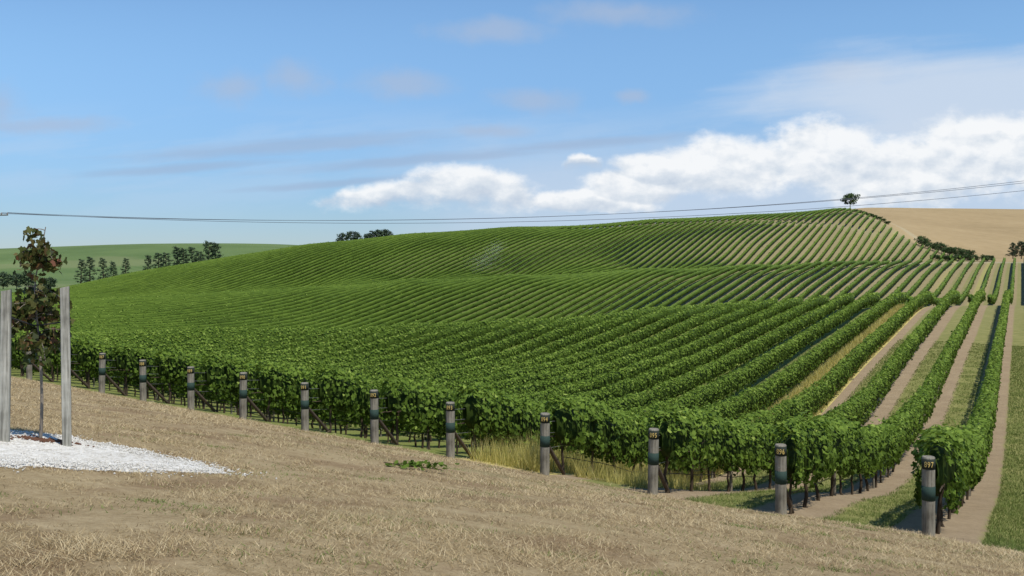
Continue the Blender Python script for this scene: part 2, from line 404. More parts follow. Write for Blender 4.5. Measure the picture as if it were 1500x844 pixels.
def row_geometry(k, block):
    bf = BS[block]
    t0 = (15.75 + 0.219 * (W0 + SP * k)) / 0.9755
    if block == 'A': ta, tb = t0 + 0.5, 260
    elif block == 'B': ta, tb = 60, 420
    else: ta, tb = 130, 480
    t = [ta]
    while t[-1] < tb:
        x, y = row_xy(k, t[-1], bf)
        t.append(t[-1] + min(1.3, max(0.25, 0.006 * max(y, 1))))
    t = np.array(t)
    X, Y = row_xy(k, t, bf)
    ok = row_mask(block, X, Y)
    idx = np.where(ok)[0]
    if len(idx) < 4: return None
    runs = np.split(idx, np.where(np.diff(idx) > 1)[0] + 1)
    parts = []; info = None
    hs = {'A': 1.0, 'B': 0.84, 'C': 0.80}[block]
    ws = {'A': 1.0, 'B': 0.92, 'C': 0.86}[block]
    for r in runs:
        if len(r) < 4: continue
        tt, xx, yy = t[r], X[r], Y[r]
        zz = H(xx, yy)
        if info is None: info = (tt, xx, yy, zz)
        fade = np.minimum(1, np.minimum(tt - tt[0] + 0.08, tt[-1] - tt + 0.08) / 0.5) ** 0.5
        farf = sstep(35, 120, yy)
        nr = 8
        th = np.linspace(0, 2 * np.pi, nr, endpoint=False) + 0.2
        jit = 1 + (rng.uniform(-0.13, 0.10, (len(tt), nr))) * (1 - 0.5 * farf[:, None])
        hw = (0.13 + 0.11 * farf) * (1 + 0.2 * (1 - 0.7 * farf) * sn(tt, k * 7 + 1)) * fade * ws
        hh = (0.40 + 0.06 * farf) * (1 + 0.08 * (1 - 0.6 * farf) * sn(tt, k * 7 + 2)) * fade * hs
        hc = (1.02 + 0.04 * (1 - 0.6 * farf) * sn(tt, k * 7 + 3) - 0.03 * farf) * (0.4 + 0.6 * hs)
        cs8 = np.sign(np.cos(th)) * np.abs(np.cos(th)) ** 0.7; sn8 = np.sign(np.sin(th)) * np.abs(np.sin(th)) ** 0.7
        side = cs8[None, :] * hw[:, None] * jit
        up = sn8[None, :] * hh[:, None] * jit + hc[:, None]
        V = np.stack([xx[:, None] + NL[0] * side, yy[:, None] + NL[1] * side, zz[:, None] + up], -1).reshape(-1, 3)
        i = np.arange(len(tt) - 1)[:, None] * nr; j = np.arange(nr)[None, :]; j2 = (j + 1) % nr
        Fq = np.stack([i + j, i + nr + j, i + nr + j2, i + j2], -1).reshape(-1, 4)
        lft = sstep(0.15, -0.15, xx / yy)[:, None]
        ct = (0.08 + 0.22 * farf)[:, None] + farf[:, None] * (0.27 - 0.08 * lft) * sn8[None, :] + rng.uniform(-0.12, 0.14, (len(tt), nr)) * (0.3 + 0.6 * farf[:, None])  # core colour holds painted shade: dark interior near, sunlit tops and shadowed sides far
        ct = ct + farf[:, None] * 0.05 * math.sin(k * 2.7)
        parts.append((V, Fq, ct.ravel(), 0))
        ds = np.diff(tt)
        ym = 0.5 * (yy[1:] + yy[:-1])
        size = np.clip(0.0022 * ym, 0.10, 0.22)
        cov = np.interp(ym, [0, 30, 45, 90, 130, 180], [1.5, 1.25, 0.95, 0.62, 0.18, 0.05])
        npm = cov * 3.3 / size ** 2
        cnt = rng.poisson(npm * ds)
        seg = np.repeat(np.arange(len(ds)), cnt)
        n = len(seg)
        if n == 0: continue
        u = rng.uniform(0, 1, n)
        lt = tt[seg] + u * ds[seg]
        lx = xx[seg] * (1 - u) + xx[seg + 1] * u; ly = yy[seg] * (1 - u) + yy[seg + 1] * u; lz = zz[seg] * (1 - u) + zz[seg + 1] * u
        ang = rng.uniform(-0.34 * np.pi, 1.34 * np.pi, n)
        cs, sn_ = np.cos(ang), np.sin(ang)
        shape = np.sign(cs) * np.abs(cs) ** 0.7, np.sign(sn_) * np.abs(sn_) ** 0.7
        rad = rng.normal(0.97, 0.09, n)
        fd = np.minimum(1, np.minimum(lt - tt[0] + 0.1, tt[-1] - lt + 0.1) / 0.5) ** 0.5
        lf = sstep(30, 70, ly)
        HW = (0.29 - 0.06 * lf) * (1 + (0.26 * sn(lt, k * 7 + 1) + 0.18 * sn(lt * 2.7, k * 7 + 5)) * (1 - 0.6 * lf)) * (0.4 + 0.6 * fd)
        topv = (0.56 - 0.05 * lf) * (1 + (0.12 * sn(lt, k * 7 + 2) + 0.09 * sn(lt * 2.3, k * 7 + 6)) * (1 - 0.7 * lf)) * (0.6 + 0.4 * fd) * hs
        botv = 0.57 * (1 + 0.30 * sn(lt * 1.5, k * 7 + 8)) * (1 - 0.08 * lf)
        off = HW * shape[0] * rad
        upz = np.where(shape[1] > 0, topv, botv) * shape[1] * rad
        shoot = (rng.uniform(0, 1, n) < 0.035) & (ly < 45)
        upz = np.where(shoot & (shape[1] > 0.5), upz + rng.uniform(0, 0.2, n), upz)
        hc2 = (1.06 + 0.05 * sn(lt, k * 7 + 3) - 0.04 * lf) * (0.4 + 0.6 * hs)
        P = np.stack([lx + NL[0] * off, ly + NL[1] * off, lz + hc2 + upz], -1)
        nrm = np.stack([NL[0] * cs, NL[1] * cs, 0.35 + 0.8 * sn_], -1) + rng.normal(0, 0.42, (n, 3))
        ti = np.clip(0.43 - 0.03 * lf + (0.14 + 0.13 * lf) * shape[1] + rng.normal(0, 0.13, n) + 0.06 * sn(lt, k * 7 + 9), 0.02, 0.98)  # sunlit tops and shaded lower leaves are put into the tint, plus random variation
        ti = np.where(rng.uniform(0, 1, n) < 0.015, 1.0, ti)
        sz = size[seg] * rng.uniform(0.7, 1.25, n)
        nearm = ly < 42
        for msk, shp in ((nearm, LEAF8), (~nearm, LEAF4)):
            if msk.any():
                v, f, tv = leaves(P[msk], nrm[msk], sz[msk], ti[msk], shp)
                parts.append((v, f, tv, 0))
    if not parts: return None
    return parts, info

def trunk_mesh(seed):
    r = np.random.default_rng(seed)
    h = 0.86
    z = np.linspace(-0.08, h, 8)
    px = np.cumsum(r.normal(0, 0.018, 8)); py = np.cumsum(r.normal(0, 0.018, 8))
    pts = np.stack([px, py, z], -1)
    parts = tube_parts(pts, np.linspace(0.034, 0.022, 8) * r.uniform(.85, 1.2), 7)
    e = pts[-1]
    for sg in (-1, 1):
        a = np.linspace(0, 1, 6)
        q = np.stack([e[0] + sg * a * 0.75 * R_[0], e[1] + sg * a * 0.75 * R_[1], e[2] - 0.04 + 0.10 * np.sqrt(a) + r.normal(0, 0.01, 6)], -1)
        parts += tube_parts(q, np.linspace(0.02, 0.01, 6), 6)
    return build_mesh("trunk", parts, [BARK], smooth=True)
TRUNKS = [trunk_mesh(i) for i in range(5)]
tpz = np.linspace(-0.2, 1.5, 6)
TPOST = build_mesh("trellis_post", tube_parts(np.stack([tpz * 0, tpz * 0, tpz], -1), 0.035, 8), [POSTW])

nrows = 0
for block, ks in (('A', range(-3, 52)), ('B', range(-8, 122)), ('C', range(0, 142))):
    for k in ks:
        res = row_geometry(k, block)
        if res is None: continue
        parts, info = res
        nrows += 1
        near = block == 'A' and -1 <= k <= 14
        if near:
            tt, xx, yy, zz = info
            em = bpy.data.objects.new("grapevine_row", None); em.empty_display_size = 0.3
            link(em); ox, oy, oz = xx[0], yy[0], zz[0]
            em.location = (ox, oy, oz)
            for p_ in range(len(parts)):
                v, f, t_, mm = parts[p_]; parts[p_] = (v - np.array([ox, oy, oz]), f, t_, mm)
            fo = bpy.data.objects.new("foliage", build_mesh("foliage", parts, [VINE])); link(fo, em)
            ts = tt[0] + 0.45
            c = 0
            while c < 12 and ts < tt[-1]:
                x, y = row_xy(k, ts); z = float(np.interp(ts, tt, zz))
                ob = bpy.data.objects.new("trunk", TRUNKS[(c * 3 + k) % 5]); link(ob, em)
                ob.location = (x - ox, y - oy, z - oz)
                ob.scale = (1, 1, random.uniform(0.93, 1.05))
                ts += 1.45 + random.uniform(-0.1, 0.1); c += 1
            for c in range(3):
                ts = tt[0] + 5.2 + c * 6.5
                x, y = row_xy(k, ts); z = float(np.interp(ts, tt, zz))
                ob = bpy.data.objects.new("trellis_post", TPOST); link(ob, em); ob.location = (x - ox, y - oy, z - oz)
            tw = np.linspace(tt[0] - 0.45, min(tt[0] + 24, tt[-1]), 26)
            wx, wy = row_xy(k, tw); wz = np.interp(tw, tt, zz)
            if k >= 0:
                for hgt in (0.62, 0.92, 1.15):
                    pts = np.stack([wx - ox, wy - oy, wz - oz + hgt], -1)
                    link(bpy.data.objects.new("wire", build_mesh("wire", tube_parts(pts, 0.003, 4), [WIRE])), em)
            pts = np.stack([wx[1:] - ox, wy[1:] - oy, wz[1:] - oz + 0.36 + 0.02 * np.sin(tw[1:] * 2.1)], -1)
            link(bpy.data.objects.new("irrigation_hose", build_mesh("irrigation_hose", tube_parts(pts, 0.009, 5), [HOSE])), em)
            top(em, "row of leafy green grapevines on wires behind a numbered post", "grapevine row", "grapevine rows of the vineyard")
        else:
            _, xx, yy, zz = info
            o = np.array([xx[0], yy[0], zz[0]])
            parts = [(v - o, f, t_, mm) for v, f, t_, mm in parts]
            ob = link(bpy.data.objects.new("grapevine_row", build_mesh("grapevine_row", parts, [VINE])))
            ob.location = o
            lab = {'A': "long green grapevine row running across the valley floor", 'B': "green grapevine row on the gentle slope below the track", 'C': "green grapevine row climbing the big hill"}[block]
            top(ob, lab, "grapevine row", "grapevine rows of the vineyard")
print("rows", nrows)

# ------------------------------------------------------------------ end posts
PR = 0.095; PH = 1.25
def cyl(r, z0, z1, n=24, bev=0.012):
    zs = list(np.linspace(z0, z1 - bev, 8)) + [z1]
    rs = [r] * 8 + [r - bev * 0.8]
    pts = np.stack([np.zeros(len(zs)), np.zeros(len(zs)), zs], -1)
    return tube_parts(pts, np.array(rs), n)
POST_ME = build_mesh("shaft", cyl(PR, -0.3, PH, 24, 0.012), [POSTW])
def ring(r, z0, z1, n=28, a0=0, a1=2 * math.pi, th=0.004):
    full = a1 - a0 > 6.2
    A_ = np.linspace(a0, a1, n + 1)
    v = []
    for rr, zz in ((r + 0.001, z0), (r + th, z0), (r + th, z1), (r + 0.001, z1)):
        v.append(np.stack([rr * np.cos(A_), rr * np.sin(A_), np.full(n + 1, zz)], -1))
    V = np.concatenate(v); m = n + 1; f = []
    for a in range(4):
        b = (a + 1) % 4
        i = np.arange(n)
        f.append(np.stack([a * m + i, a * m + i + 1, b * m + i + 1, b * m + i], -1))
    f = np.concatenate(f)
    if not full:
        f = np.vstack([f, [[0, m, 2 * m, 3 * m], [n, 3 * m + n, 2 * m + n, m + n]]])
    return [(V, f, 0.5, 0)]
BAND_ME = build_mesh("band", ring(PR, 0.58, 0.80), [BANDG])
CAP_ME = build_mesh("number_plate", ring(PR, PH - 0.185, PH - 0.025, 24, -math.pi / 2 - 1.5, -math.pi / 2 + 1.5, 0.004), [PLATE])
THETA = math.radians(-8)
la = math.atan2(R_[1], R_[0]) - THETA
bl = np.linspace(0, 1, 5)
BRACE_ME = build_mesh("brace", tube_parts(np.stack([np.cos(la) * (0.08 + bl * 0.85), np.sin(la) * (0.08 + bl * 0.85), 0.62 - 0.78 * bl], -1), 0.042, 10), [BRACEW])
def number_mesh(txt):
    cu = bpy.data.curves.new("num", 'FONT'); cu.body = txt; cu.size = 0.112; cu.align_x = 'CENTER'; cu.extrude = 0.0015; cu.space_character = 1.15
    tmp = bpy.data.objects.new("num_tmp", cu); C.objects.link(tmp)
    bpy.context.view_layer.update()
    me = bpy.data.meshes.new_from_object(tmp)
    bpy.data.objects.remove(tmp); bpy.data.curves.remove(cu)
    for v in me.vertices:
        x, y, z = v.co
        r = PR + 0.007 + z; a = -math.pi / 2 + x / PR * 0.72
        v.co = (r * math.cos(a), r * math.sin(a), PH - 0.148 + y * 1.08)
    me.materials.clear(); me.materials.append(NUMC)
    return me
for k, (x, y) in enumerate(POSTS):
    th_k = math.radians(-19 + 2.3 * k)
    em = bpy.data.objects.new("vineyard_end_post", None); em.empty_display_size = 0.3; link(em)
    em.location = (x, y, h1(x, y)); em.rotation_euler = (random.uniform(-.02, .02), random.uniform(-.02, .02), th_k)
    em.scale = (1, 1, random.uniform(0.96, 1.02))
    link(bpy.data.objects.new("shaft", POST_ME), em)
    link(bpy.data.objects.new("band", BAND_ME), em)
    pl = link(bpy.data.objects.new("number_plate", CAP_ME), em)
    link(bpy.data.objects.new("number", number_mesh(str(897 - k))), pl)
    br = link(bpy.data.objects.new("brace", BRACE_ME), em); br.rotation_euler = (0, 0, THETA - th_k)
    top(em, "grey round timber post with dark band, numbered %d" % (897 - k), "post", "numbered posts at the vine row ends")

# ------------------------------------------------------------------ grass
def blades(X, Y, length, width, tint, lean=0.5, zoff=0.0):
    n = len(X)
    Zb = H(X, Y) + zoff
    a = rng.uniform(0, 2 * np.pi, n); b = rng.uniform(0, 2 * np.pi, n)
    ln = lean * rng.uniform(0.2, 1.6, n) * length
    dx, dy = np.cos(a) * width / 2, np.sin(a) * width / 2
    B = np.stack([X, Y, Zb], -1)
    W_ = np.stack([dx, dy, dx * 0], -1)
    T = B + np.stack([np.cos(b) * ln, np.sin(b) * ln, length], -1)
    V = np.stack([B - W_, B + W_, T], 1).reshape(-1, 3)
    return V, np.arange(n * 3).reshape(n, 3), np.repeat(tint, 3)
def vnoise(x, y, seed):
    r = np.random.default_rng(seed); G = r.uniform(-1, 1, (256, 256))
    xi = np.floor(x).astype(int); yi = np.floor(y).astype(int); fx = x - xi; fy = y - yi
    fx = fx * fx * (3 - 2 * fx); fy = fy * fy * (3 - 2 * fy)
    g_ = lambda a, b: G[a & 255, b & 255]
    return (g_(xi, yi) * (1 - fx) + g_(xi + 1, yi) * fx) * (1 - fy) + (g_(xi, yi + 1) * (1 - fx) + g_(xi + 1, yi + 1) * fx) * fy
N = 480000
yy = 5 + 32 * rng.uniform(0, 1, N) ** 1.35
xx = rng.uniform(-0.58, 0.58, N) * yy
ss = S_of(xx, yy)
ll = -0.769 * xx + 0.639 * yy
clump = 0.5 * vnoise(xx * 0.8, yy * 0.8, 1) + 0.5 * vnoise(xx * 2.3, yy * 2.3, 2) + 0.45 * vnoise(xx * 7, yy * 7, 3) + 0.4 * vnoise(ll * 0.5, ss * 3.2, 4)
keep = (ss > 0.1 + rng.uniform(-0.7, 0.6, N)) & (rng.uniform(0, 1, N) < 0.48 + 0.85 * clump)
xx, yy, clump = xx[keep], yy[keep], clump[keep]
gp = np.array([(-3.12, 10.95), (-3.6, 10.4), (-4.25, 9.95), (-5.0, 9.5), (-6.2, 9.2), (-7.3, 9.7), (-7.8, 11), (-7.2, 11.9), (-6.1, 12.3), (-5.2, 12.1), (-4.4, 11.8), (-3.5, 11.45)])
gc = np.array([-5.5, 10.8])
gang = np.arctan2(gp[:, 1] - gc[1], gp[:, 0] - gc[0]); grad = np.hypot(gp[:, 0] - gc[0], gp[:, 1] - gc[1])
o_ = np.argsort(gang)
def grad_at(a): return np.interp(a, np.concatenate([gang[o_] - 2 * np.pi, gang[o_], gang[o_] + 2 * np.pi]), np.tile(grad[o_], 3)) + 0.07 * np.sin(a * 9) + 0.05 * np.sin(a * 17 + 1) + 0.04 * np.sin(a * 41)
da = np.arctan2(yy - gc[1], xx - gc[0]); dr = np.hypot(xx - gc[0], yy - gc[1])
keep = dr > grad_at(da) + rng.normal(0, 0.12, len(xx))
xx, yy, clump = xx[keep], yy[keep], clump[keep]
n = len(xx)
sc = np.clip(yy / 9, 1, 2.6)
L_ = rng.uniform(0.012, 0.040, n) * (1 + 0.6 * clump) * sc ** 0.3
V, Fb, T = blades(xx, yy, L_, 0.0055 * sc, np.clip(rng.normal(0.50, 0.27, n) + 0.24 * clump, 0.02, 1), 1.9)
ob = link(bpy.data.objects.new("dry_grass", build_mesh("dry_grass", [(V, Fb, T, 0)], [STRAW])))
top(ob, "short dry straw-coloured mown grass on the bank", "grass", kind="stuff")
cx = rng.uniform(-0.55, 0.5, 110); cy = 6 + 17 * rng.uniform(0, 1, 110) ** 1.2; cx = cx * cy
kk = S_of(cx, cy) > 0.8; cx, cy = cx[kk], cy[kk]
X_ = np.repeat(cx, 110); Y_ = np.repeat(cy, 110)
rr = np.repeat(rng.uniform(0.05, 0.4, len(cx)), 110)
X_ = X_ + rng.normal(0, 1, len(X_)) * rr * 1.5; Y_ = Y_ + rng.normal(0, 0.8, len(X_)) * rr
V, Fb, T = blades(X_, Y_, rng.uniform(0.012, 0.035, len(X_)), 0.009, np.clip(rng.normal(0.58, 0.25, len(X_)), 0, 1), 1.4)
ob = link(bpy.data.objects.new("green_weeds", build_mesh("green_weeds", [(V, Fb, T, 0)], [GGRASS])))
top(ob, "low green weeds scattered through dry grass", "weeds", kind="stuff")
def alley(k, f0, f1, t0, t1, dens, lmin, lmax, width, mat, name, label, grow=True, lean=0.5, patch=False, tm=0.5):
    n = int((t1 - t0) * (f1 - f0) * SP * dens)
    t = t0 + (t1 - t0) * rng.uniform(0, 1, n) ** 1.6
    w = W0 + SP * (k + rng.uniform(f0, f1, n))
    t = t + (15.75 + 0.219 * w) / 0.9755
    X = NL[0] * w + R_[0] * t; Y = NL[1] * w + R_[1] * t
    ln = rng.uniform(lmin, lmax, n)
    if patch:
        pn = vnoise(X * 2.2, Y * 2.2, 9); kp = rng.uniform(0, 1, n) < 0.7 + 0.7 * pn
        ln = ln * (0.9 + 0.35 * pn)
        X, Y, ln = X[kp], Y[kp], ln[kp]; n = len(X)
    g_ = np.clip(Y / 18, 1, 4) if grow else np.ones(n)
    V, Fb, T = blades(X, Y, ln, width * g_, np.clip(rng.normal(tm, 0.24, n), 0.02, 1), lean)
    ob = link(bpy.data.objects.new(name, build_mesh(name, [(V, Fb, T, 0)], [mat])))
    top(ob, label, "grass", kind="stuff")
alley(3, 0.12, 0.92, 0.4, 8, 430, 0.28, 0.78, 0.011, YGRASS, "tall_dry_grass", "tall yellow dry grass between two vine rows", lean=0.38, patch=True)
alley(3, 0.06, 0.94, 8, 88, 180, 0.25, 0.65, 0.014, YGRASS, "yellow_alley_grass", "yellow dry grass strip running between vine rows", tm=0.6)
alley(2, 0.2, 0.9, 1.0, 8, 240, 0.18, 0.45, 0.011, YGRASS, "tall_dry_grass", "yellow green dry grass under the vines", lean=0.4, patch=True)
alley(0, 0.28, 0.76, 0.3, 60, 250, 0.02, 0.08, 0.012, GGRASS, "alley_grass", "mown green grass strip between vine rows", lean=0.8, patch=True, tm=0.6)
alley(1, 0.28, 0.76, 0.3, 60, 250, 0.02, 0.08, 0.012, GGRASS, "alley_grass", "mown green grass strip between vine rows", lean=0.8, patch=True, tm=0.65)
alley(-1, 0.02, 0.72, 0.3, 60, 320, 0.03, 0.08, 0.012, GGRASS, "alley_grass", "green grass strip beside the last vine row", lean=0.8, tm=0.5)
alley(2, 0.3, 0.78, 9, 60, 160, 0.03, 0.12, 0.014, GGRASS, "alley_grass", "mown green grass strip between vine rows", lean=0.8, tm=0.8)
alley(4, 0.10, 0.90, 6, 85, 130, 0.10, 0.35, 0.016, GGRASS, "alley_grass", "rough green grass strip between vine rows", lean=0.6, tm=0.75)

# ------------------------------------------------------------------ gravel pad
na, nrr = 96, 26
A_ = np.linspace(0, 2 * np.pi, na, endpoint=False)
rr = np.linspace(0.02, 1, nrr)
ga = np.where(A_ > np.pi, A_ - 2 * np.pi, A_)
GR = grad_at(ga)
Xg = gc[0] + np.cos(A_)[None, :] * GR[None, :] * rr[:, None]
Yg = gc[1] + np.sin(A_)[None, :] * GR[None, :] * rr[:, None]
Zg = H(Xg.ravel(), Yg.ravel()).reshape(Xg.shape) + 0.03 * (1 - rr[:, None] ** 6) + rng.normal(0, 0.004, Xg.shape) + 0.002
Zg[-1] -= 0.02
i = np.arange(nrr - 1)[:, None] * na; j = np.arange(na)[None, :]; j2 = (j + 1) % na
Fg = np.stack([i + j, i + na + j, i + na + j2, i + j2], -1).reshape(-1, 4)
parts = [(np.stack([Xg, Yg, Zg], -1).reshape(-1, 3), Fg, 0.5, 0)]
n = 12000
a = rng.uniform(-np.pi, np.pi, n); r = grad_at(a) * np.sqrt(rng.uniform(0, 1.10, n))
stray = rng.uniform(0, 1, n) < 0.10; r = np.where(stray, r * rng.uniform(1, 1.25, n), r)
px, py = gc[0] + np.cos(a) * r, gc[1] + np.sin(a) * r
pz = H(px, py) + np.where(r < grad_at(a), 0.03, 0.010)
oct_ = np.array([(1, 0, 0), (0, 1, 0), (-1, 0, 0), (0, -1, 0), (0, 0, .7), (0, 0, -.7)], float)
of = np.array([(0, 1, 4), (1, 2, 4), (2, 3, 4), (3, 0, 4), (1, 0, 5), (2, 1, 5), (3, 2, 5), (0, 3, 5)])
sz = rng.uniform(0.006, 0.014, n)
V = (np.stack([px, py, pz], -1)[:, None, :] + oct_[None] * sz[:, None, None] * rng.uniform(.6, 1.4, (n, 6, 1))).reshape(-1, 3)
Fp = (np.arange(n)[:, None, None] * 6 + of[None]).reshape(-1, 3)
parts.append((V, Fp, 0.5, 0))
ob = link(bpy.data.objects.new("white_gravel", build_mesh("white_gravel", parts, [GRAVEL])))
top(ob, "bed of white gravel around the staked young tree", "gravel", kind="stuff")
n = 300
px = rng.normal(-5.42, 0.20, n); py = rng.normal(11.5, 0.09, n)
V = (np.stack([px, py, H(px, py) + 0.038], -1)[:, None, :] + oct_[None] * rng.uniform(0.010, 0.024, (n, 1, 1)) * rng.uniform(.4, 1.4, (n, 6, 1))).reshape(-1, 3)
ob = link(bpy.data.objects.new("bark_mulch", build_mesh("bark_mulch", [(V, (np.arange(n)[:, None, None] * 6 + of[None]).reshape(-1, 3), 0.5, 0)], [MULCH])))
top(ob, "reddish bark mulch around the sapling's stem", "mulch", kind="stuff")

# ------------------------------------------------------------------ stakes
def stake(x, y, hgt, wd, rz, label, tilt):
    nz = 14
    zs = np.concatenate([np.linspace(-0.35, hgt, nz)])
    hw = wd / 2; bv = 0.008
    prof = np.array([(-hw + bv, -hw), (hw - bv, -hw), (hw, -hw + bv), (hw, hw - bv), (hw - bv, hw), (-hw + bv, hw), (-hw, hw - bv), (-hw, -hw + bv)])
    V = []
    for z in zs:
        pz_ = np.full(8, z)
        if z == zs[-1]: pz_ = z + prof[:, 0] * 0.18
        V.append(np.column_stack([prof + rng.normal(0, 0.0012, (8, 2)), pz_]))
    V = np.concatenate(V)
    i = np.arange(nz - 1)[:, None] * 8; j = np.arange(8)[None, :]; j2 = (j + 1) % 8
    f = np.stack([i + j, i + j2, i + 8 + j2, i + 8 + j], -1).reshape(-1, 4)
    ob = link(bpy.data.objects.new("tree_stake", build_mesh("tree_stake", [(V, f, .5, 0), (V[-8:], np.arange(8)[None], .5, 0)], [STAKEW])))
    ob.location = (x, y, h1(x, y)); ob.rotation_euler = (0, tilt, rz)
    top(ob, label, "stake", "stakes supporting the young tree")
    return ob
stake(-5.05, 11.3, 1.83, 0.095, 0.35, "square grey timber stake standing in white gravel", -0.014)
stake(-5.61, 11.0, 1.70, 0.098, 0.25, "square pale grey timber stake in white gravel", 0.012)

# ------------------------------------------------------------------ sapling
sx, sy = -5.50, 11.6; szz = h1(sx, sy)
em = bpy.data.objects.new("young_tree", None); link(em); em.location = (sx, sy, szz)
top(em, "young staked tree with bronze green drooping leaves", "tree")
z = np.linspace(-0.1, 2.50, 18)
tx = 0.02 * np.sin(z * 3) + 0.14 * np.clip(z - 1.9, 0, 1) - 0.04 * sstep(1.2, 1.8, z); ty = 0.01 * np.cos(z * 2.2)
tp = np.stack([tx, ty, z], -1)
link(bpy.data.objects.new("trunk", build_mesh("trunk", tube_parts(tp, np.linspace(0.022, 0.005, 18), 8), [STEM], smooth=True)), em)
bparts = []; lp, ln_, ls, lt = [], [], [], []
r2 = np.random.default_rng(21)
for b in range(52):
    hz = r2.uniform(0.98, 1.75) if b < 33 else r2.uniform(1.75, 2.48)
    an = r2.uniform(0, 2 * np.pi)
    if hz > 2.15: ln = r2.uniform(0.12, 0.24)
    elif hz > 1.85: ln = r2.uniform(0.07, 0.17)
    else: ln = r2.uniform(0.16, 0.42)
    q = np.linspace(0, 1, 6)
    droop = r2.uniform(0.5, 1.1)
    bx = np.interp(hz, z, tx) + np.cos(an) * ln * q; by = np.interp(hz, z, ty) + np.sin(an) * ln * q
    bz = hz + ln * 0.5 * q - ln * droop * q ** 2
    pts = np.stack([bx, by, bz], -1)
    bparts += tube_parts(pts, np.linspace(0.006, 0.0025, 6), 5)
    nl = int(9 + ln * 70)
    qq = r2.uniform(0.25, 1.05, nl)
    P = np.stack([np.interp(qq, q, bx), np.interp(qq, q, by), np.interp(qq, q, bz)], -1) + r2.normal(0, 0.036, (nl, 3)) - np.array([0, 0, 0.03])
    lp.append(P); ln_.append(r2.normal(0, 1, (nl, 3)) * [1, 1, .6] + [0, 0, .2]); ls.append(r2.uniform(0.045, 0.092, nl))
    lt.append(np.clip(r2.normal(0.46, 0.24, nl) + 0.10 * (hz > 1.9), 0, 1))
link(bpy.data.objects.new("branches", build_mesh("branches", bparts, [STEM])), em)
v, f, tv = leaves(np.concatenate(lp), np.concatenate(ln_), np.concatenate(ls), np.concatenate(lt), LEAF8)
link(bpy.data.objects.new("crown", build_mesh("crown", [(v, f, tv, 0)], [SAPL])), em)
tie = np.array([(-5.60, 11.0, h1(-5.6, 11.0) + 1.42), (-5.53, 11.5, szz + 1.36), (-5.47, 11.57, szz + 1.36), (-5.05, 11.3, h1(-5.05, 11.3) + 1.44)]) - np.array([sx, sy, szz])
link(bpy.data.objects.new("tie_strap", build_mesh("tie_strap", tube_parts(tie, 0.009, 6), [STRAP])), em)

# ------------------------------------------------------------------ distant trees
def tree_object(kind, x, y, height, width, label, mat, seed, group, style):
    r = np.random.default_rng(seed)
    em = bpy.data.objects.new(kind, None); link(em); em.location = (x, y, h1(x, y))
    zz = np.linspace(-0.3, height * 0.9, 7)
    bx = np.cumsum(r.normal(0, 0.02 * height * 0.3, 7)); by = np.cumsum(r.normal(0, 0.02 * height * 0.3, 7))
    bx[0] = by[0] = 0
    parts = tube_parts(np.stack([bx, by, zz], -1), np.linspace(0.028, 0.006, 7) * height, 7)
    clumps = []
    nb = 26 if style == 'pine' else 20
    for b in range(nb):
        f = (b + 0.5) / nb
        if style == 'pine':
            hz = height * (0.15 + 0.82 * f); ln = width * 0.5 * (1.02 - f) ** 0.6 * r.uniform(0.55, 1.15) + 0.1 * width
            rise = 0.15
        elif style == 'gum':
            hz = height * (0.38 + 0.5 * f); ln = width * 0.5 * math.sin(math.pi * (0.2 + 0.72 * f)) * r.uniform(0.5, 1.1); rise = 0.35
        elif style == 'dome':
            hz = height * (0.45 + 0.45 * f); ln = width * 0.5 * math.sin(math.pi * (0.3 + 0.55 * f)) * r.uniform(0.5, 1.15); rise = 0.3
        else:
            hz = height * (0.12 + 0.7 * f); ln = width * 0.5 * math.sin(math.pi * (0.25 + 0.6 * f)) * r.uniform(0.5, 1.15); rise = 0.3
        a = b * 2.4 + r.uniform(-.5, .5)
        q = np.linspace(0, 1, 4)
        x0, y0 = np.interp(hz, zz, bx), np.interp(hz, zz, by)
        pts = np.stack([x0 + np.cos(a) * ln * q, y0 + np.sin(a) * ln * q, hz + rise * ln * q], -1)
        parts += tube_parts(pts, np.linspace(0.012, 0.004, 4) * height, 5)
        clumps.append((pts[-1], 0.16 * width * r.uniform(0.7, 1.3))); clumps.append((pts[2], 0.13 * width))
    if style != 'gum': clumps.append((np.array([bx[-1], by[-1], height * 0.93]), 0.09 * width))
    link(bpy.data.objects.new("trunk", build_mesh("trunk", parts, [BARK])), em)
    P, Nn, T, Z_ = [], [], [], []
    for c, rad in clumps:
        n = 42
        dv = r.normal(0, 1, (n, 3)); dv /= np.linalg.norm(dv, axis=1)[:, None]
        rr_ = rad * r.uniform(0.3, 1.1, n)[:, None]
        P.append(c + dv * rr_ * [1, 1, 0.75]); Nn.append(dv + r.normal(0, .4, (n, 3)) + [0, 0, .3])
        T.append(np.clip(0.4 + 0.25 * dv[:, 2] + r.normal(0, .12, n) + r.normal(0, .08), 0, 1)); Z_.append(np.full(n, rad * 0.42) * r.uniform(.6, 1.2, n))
    v, f, tv = leaves(np.concatenate(P), np.concatenate(Nn), np.concatenate(Z_), np.concatenate(T), LEAF4)
    link(bpy.data.objects.new("crown", build_mesh("crown", [(v, f, tv, 0)], [mat])), em)
    top(em, label, "tree" if kind != "shrub" else "shrub", group)
pines = [(-162.0, 374, -3.6, 3.6), (-158.5, 374, -2.7, 4.0), (-153.0, 372, -3.2, 3.8), (-148.5, 371, -4.6, 3.4), (-144.0, 371, -3.2, 3.2),
         (-137.0, 374, -2.2, 3.8), (-132.5, 373, -1.4, 4.2), (-130.0, 374, -1.2, 4.0), (-125.5, 372, 1.0, 4.8), (-122.5, 371, 0.4, 4.4), (-119.0, 370, 0.9, 4.4), (-116.5, 370, -0.6, 3.8), (-112.0, 368, 2.9, 5.4), (-110.0, 369, 2.4, 4.8)]
